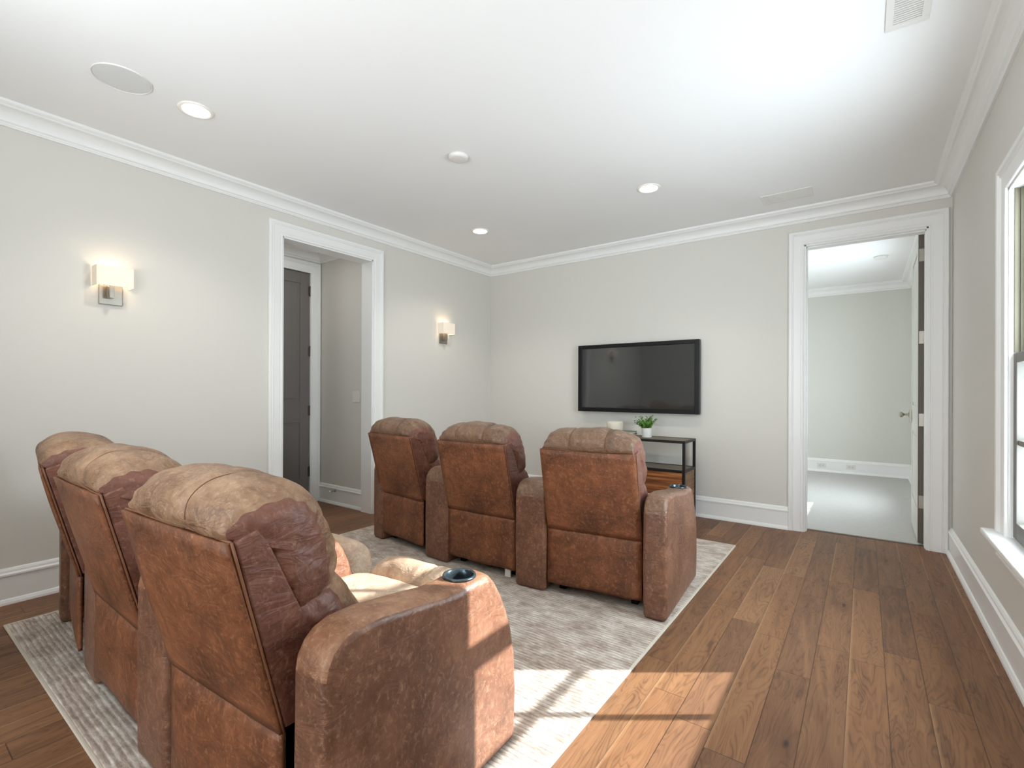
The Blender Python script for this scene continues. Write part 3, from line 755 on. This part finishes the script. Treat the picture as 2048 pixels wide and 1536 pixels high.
# potted plant
pl = tag(empty('potted_plant', (-1.716, 4.60, CZT+.0005)), 'small leafy green plant in a white pot on the console', 'plant')
bm = lathe([(0, 0), (.044, 0), (.047, .004), (.050, .09), (.0505, .094), (.048, .094), (.046, .08), (0, .078)], 36)
obj('pot', bm, 'ceramic', pl, smooth=True)
bm = lathe([(0, .079), (.046, .078), (.046, .072), (0, .072)], 24)
obj('soil', bm, 'black_cloth', pl)
rr = random.Random(3); lb = bmesh.new(); sb = bmesh.new()
for k in range(44):
    a = rr.uniform(0, 2*PI); tilt = rr.uniform(.05, 1.0)**.8; L = rr.uniform(.07, .150)*(1-.2*tilt)
    pts = []; n = 8
    for j in range(n+1):
        s_ = j/n; out = math.sin(tilt*1.1)*L*s_*(.80+.5*s_); up_ = math.cos(tilt*.75)*L*s_-.012*tilt*s_*s_
        pts.append(Vector((math.cos(a)*(out+.012), math.sin(a)*(out+.012), .078+up_)))
    tube(sb, pts, [.0014*(1-.6*j/n) for j in range(n+1)], 5)
    for j in range(2, n+1):
        d = (pts[j]-pts[j-1]).normalized(); sd = d.orthogonal().normalized()
        for q in range(2 if j < n else 3):
            ang = j*1.3+q*PI+a; v = (Matrix.Rotation(ang, 3, d) @ sd); dr_ = (v*.8+d*.55).normalized(); sz = .0200*(1-.45*j/n)*rr.uniform(.8, 1.2)
            nrm = dr_.cross(d).normalized(); base = pts[j]; up2 = nrm.cross(dr_)
            ring = []
            for (u_, w_) in ((0, 0), (.35, .42), (.75, .5), (1.1, .34), (1.3, 0), (1.1, -.34), (.75, -.5), (.35, -.42)):
                ring.append(lb.verts.new(base+dr_*u_*sz+nrm*w_*sz*1.1+up2*(.18*sz*(1-abs(w_)*2))))
            c = lb.verts.new(base+dr_*.7*sz-up2*.06*sz)
            for i in range(8): lb.faces.new((ring[i], ring[(i+1) % 8], c))
obj('foliage', lb, 'leaf', pl, smooth=False); obj('stems', sb, 'stem', pl, smooth=True)

# ------------------------------------------------------------------ wall sconces
def sconce(yc, label):
    s = tag(empty('wall_sconce', (XL, yc, 1.755)), label, 'wall lamp', 'wall sconces on the left wall')
    obj('backplate', B((0, -.060, 0, .012, .060, .125)), 'nickel', s, bevel=.003)
    bm = B((.012, -.022, .036, .074, .002, .048), (.062, -.022, .048, .074, .002, .135), (.012, -.022, .048, .022, .002, .118))
    obj('bracket', bm, 'nickel', s, bevel=.0015)
    # open-ended rectangular fabric shade
    y0, y1, x0, x1, z0, z1, th = -.094, .094, .004, .102, .108, .232, .003
    obj('lamp_shade', B((x0, y0, z0, x1, y0+th, z1), (x0, y1-th, z0, x1, y1, z1), (x1-th, y0+th, z0, x1, y1-th, z1)), 'shade', s, bevel=.001)
    b = lathe([(0, .0), (.008, .0), (.008, .03), (.016, .045), (.018, .06), (.012, .076), (0, .082)], 16)
    for dy in (-.04, .04): obj('bulb', b.copy(), 'lamp_glow', s, smooth=True, loc=(.05, dy, .125))
    b.free()
    obj('crossbar', B((.044, -.05, .116, .074, .05, .122)), 'nickel', s)
    l = light('sconce_light', 'POINT', (.05, 0, .17), .42, (1, .80, .58), shadow_soft_size=.03); l.parent = s
sconce(.998, 'nickel wall sconce with white shade, the nearer one, left of the cased opening')
sconce(4.035, 'nickel wall sconce with white shade, the farther one, near the room corner')

# ------------------------------------------------------------------ ceiling fittings
def downlight(x, y, label):
    s = tag(empty('recessed_light', (x, y, ZC)), label, 'ceiling light', 'recessed lights in the ceiling')
    r = .068
    bm = lathe([(r, -.001), (r+.002, -.006), (r+.008, -.009), (r+.020, -.006), (r+.022, -.0005), (r, -.0005)], 48)
    obj('trim_ring', bm, 'white_gloss', s, smooth=True)
    bm = lathe([(r, -.004), (r-.004, .02), (r-.012, .045), (r-.018, .056), (r-.014, .056), (r+.004, -.0005)], 48)
    obj('reflector', bm, 'white_gloss', s, smooth=True)
    bm = lathe([(0, .050), (r-.016, .050), (r-.016, .056), (0, .056)], 40)
    obj('lens', bm, 'lens_glow', s)
    l = light('recessed_light_lamp', 'SPOT', (0, 0, .045), 34, (1, .93, .84), spot_size=2.1, spot_blend=.7, shadow_soft_size=.045); l.parent = s
    return s
for x, y, lb_ in ((-3.078, 1.165, 'round recessed ceiling light beside the speaker grille'), (-1.367, 3.685, 'round recessed ceiling light nearest the ceiling air vent by the doorway'), (-3.092, 3.702, 'round recessed ceiling light farthest off, near the left corner of the room')):
    downlight(x, y, lb_)
# the lights are let into the ceiling: cut the holes
cl = bpy.data.objects['ceiling']
for x, y in ((-3.078, 1.165), (-1.367, 3.685), (-3.092, 3.702)):
    c = obj('cut', lathe([(0, -.02), (.0700, -.02), (.0700, .062), (0, .062)], 48, x, y), 'ceil'); c.location = (0, 0, ZC)
    md = cl.modifiers.new('b', 'BOOLEAN'); md.object = c; md.solver = 'EXACT'; bake(cl); me = c.data; bpy.data.objects.remove(c); bpy.data.meshes.remove(me)
sp = tag(empty('ceiling_speaker', (-3.077, .827, ZC)), 'large round grey speaker grille set in the ceiling', 'speaker')
obj('grille', lathe([(0, -.006), (.10, -.006), (.117, -.0055), (.120, -.003), (.120, -.0005), (0, -.0005)], 64), 'grille', sp)
obj('rim', lathe([(.1202, -.0005), (.1202, -.006), (.1225, -.008), (.125, -.005), (.126, -.0005)], 64), 'plate', sp, smooth=True)
sm = lathe([(0, -.026), (.045, -.026), (.058, -.023), (.064, -.016), (.066, -.006), (.066, -.0005), (0, -.0005)], 48)
tag(obj('smoke_detector', sm, 'plate', smooth=True, loc=(-2.228, 2.435, ZC)), 'white round flush cover on the middle of the main ceiling', 'smoke detector')
sm = lathe([(0, -.030), (.045, -.030), (.060, -.026), (.066, -.014), (.068, -.0005), (0, -.0005)], 40)
tag(obj('smoke_detector', sm, 'plate', smooth=True, loc=(.150, 7.1, ZC)), 'white smoke detector on the ceiling of the next room', 'smoke detector')
def vent(x0, y0, x1, y1, label, along):
    v = tag(empty('air_vent', ((x0+x1)/2, (y0+y1)/2, ZC)), label, 'air vent', 'ceiling air vents')
    hx_, hy_ = (x1-x0)/2, (y1-y0)/2; f = .028
    obj('frame', B((-hx_, -hy_, -.007, hx_, -hy_+f, -.0005), (-hx_, hy_-f, -.007, hx_, hy_, -.0005), (-hx_, -hy_+f, -.007, -hx_+f, hy_-f, -.0005), (hx_-f, -hy_+f, -.007, hx_, hy_-f, -.0005)), 'plate', v, bevel=.002)
    obj('backing', B((-hx_+f, -hy_+f, -.002, hx_-f, hy_-f, -.0005)), 'vent_back', v)
    ex = (hx_-f, hy_-f); L = ex[1] if along == 'x' else ex[0]; n = int(2*L/.0145)
    for i in range(n):
        c = -L+(i+.5)*2*L/n
        bx = (-ex[0], c-.0042, -.0068, ex[0], c+.0042, -.0022) if along == 'x' else (c-.0042, -ex[1], -.0068, c+.0042, ex[1], -.0022)
        obj('slat', B(bx), 'plate', v)
MAT['vent_back'] = simple('vent backing', (188, 188, 186), .6, 0, .2, .02, 20)
vent(-.693, 4.372, -.335, 4.578, 'white ceiling air vent near the doorway and the rear wall', 'x')
vent(.068, 2.33, .218, 2.695, 'white slatted ceiling air vent near the right wall above the window', 'x')

# ------------------------------------------------------------------ small wall fittings
sw = tag(empty('light_switch', (-4.228, VY, 1.15)), 'white double toggle switch plate on the grey vestibule wall', 'light switch')
obj('plate', B((-.058, -.006, -.058, .058, 0, .058)), 'plate', sw, bevel=.002)
for dx in (-.023, .023): obj('toggle', B((dx-.005, -.017, -.004, dx+.005, -.006, .012)), 'plate', sw, bevel=.001)
ds = tag(empty('door_stop', (-4.56, VY-.0185, .145)), 'small bronze door stop on the vestibule baseboard', 'door stop')
bm = lathe([(0, 0), (.012, 0), (.012, .004), (.005, .008), (.005, .06), (0, .06)], 16)
o = obj('rod', bm, 'dark_metal', ds, smooth=True); o.rotation_euler = (PI/2, 0, 0)
bm = lathe([(0, .058), (.009, .058), (.010, .064), (.009, .074), (0, .075)], 16)
o = obj('bumper', bm, 'plate', ds, smooth=True); o.rotation_euler = (PI/2, 0, 0)
def outlet(x, y, z, label, cat='outlet'):
    s = tag(empty('wall_outlet', (x, y, z)), label, cat, 'outlets in the next room baseboard')
    obj('plate', B((-.058, -.006, -.036, .058, 0, .036)), 'plate', s, bevel=.002)
    for dx in (-.02, .02): obj('socket', B((dx-.013, -.0085, -.014, dx+.013, -.0055, .014)), 'outlet_dark', s, bevel=.002)
MAT['outlet_dark'] = simple('outlet face', (206, 204, 198), .4, 0, .4, .02, 20)
outlet(-.53, YF-.018, .10, 'white outlet in the next room baseboard, the one nearer the door jamb')
outlet(-.16, YF-.018, .10, 'white outlet in the next room baseboard, the one towards the open door')
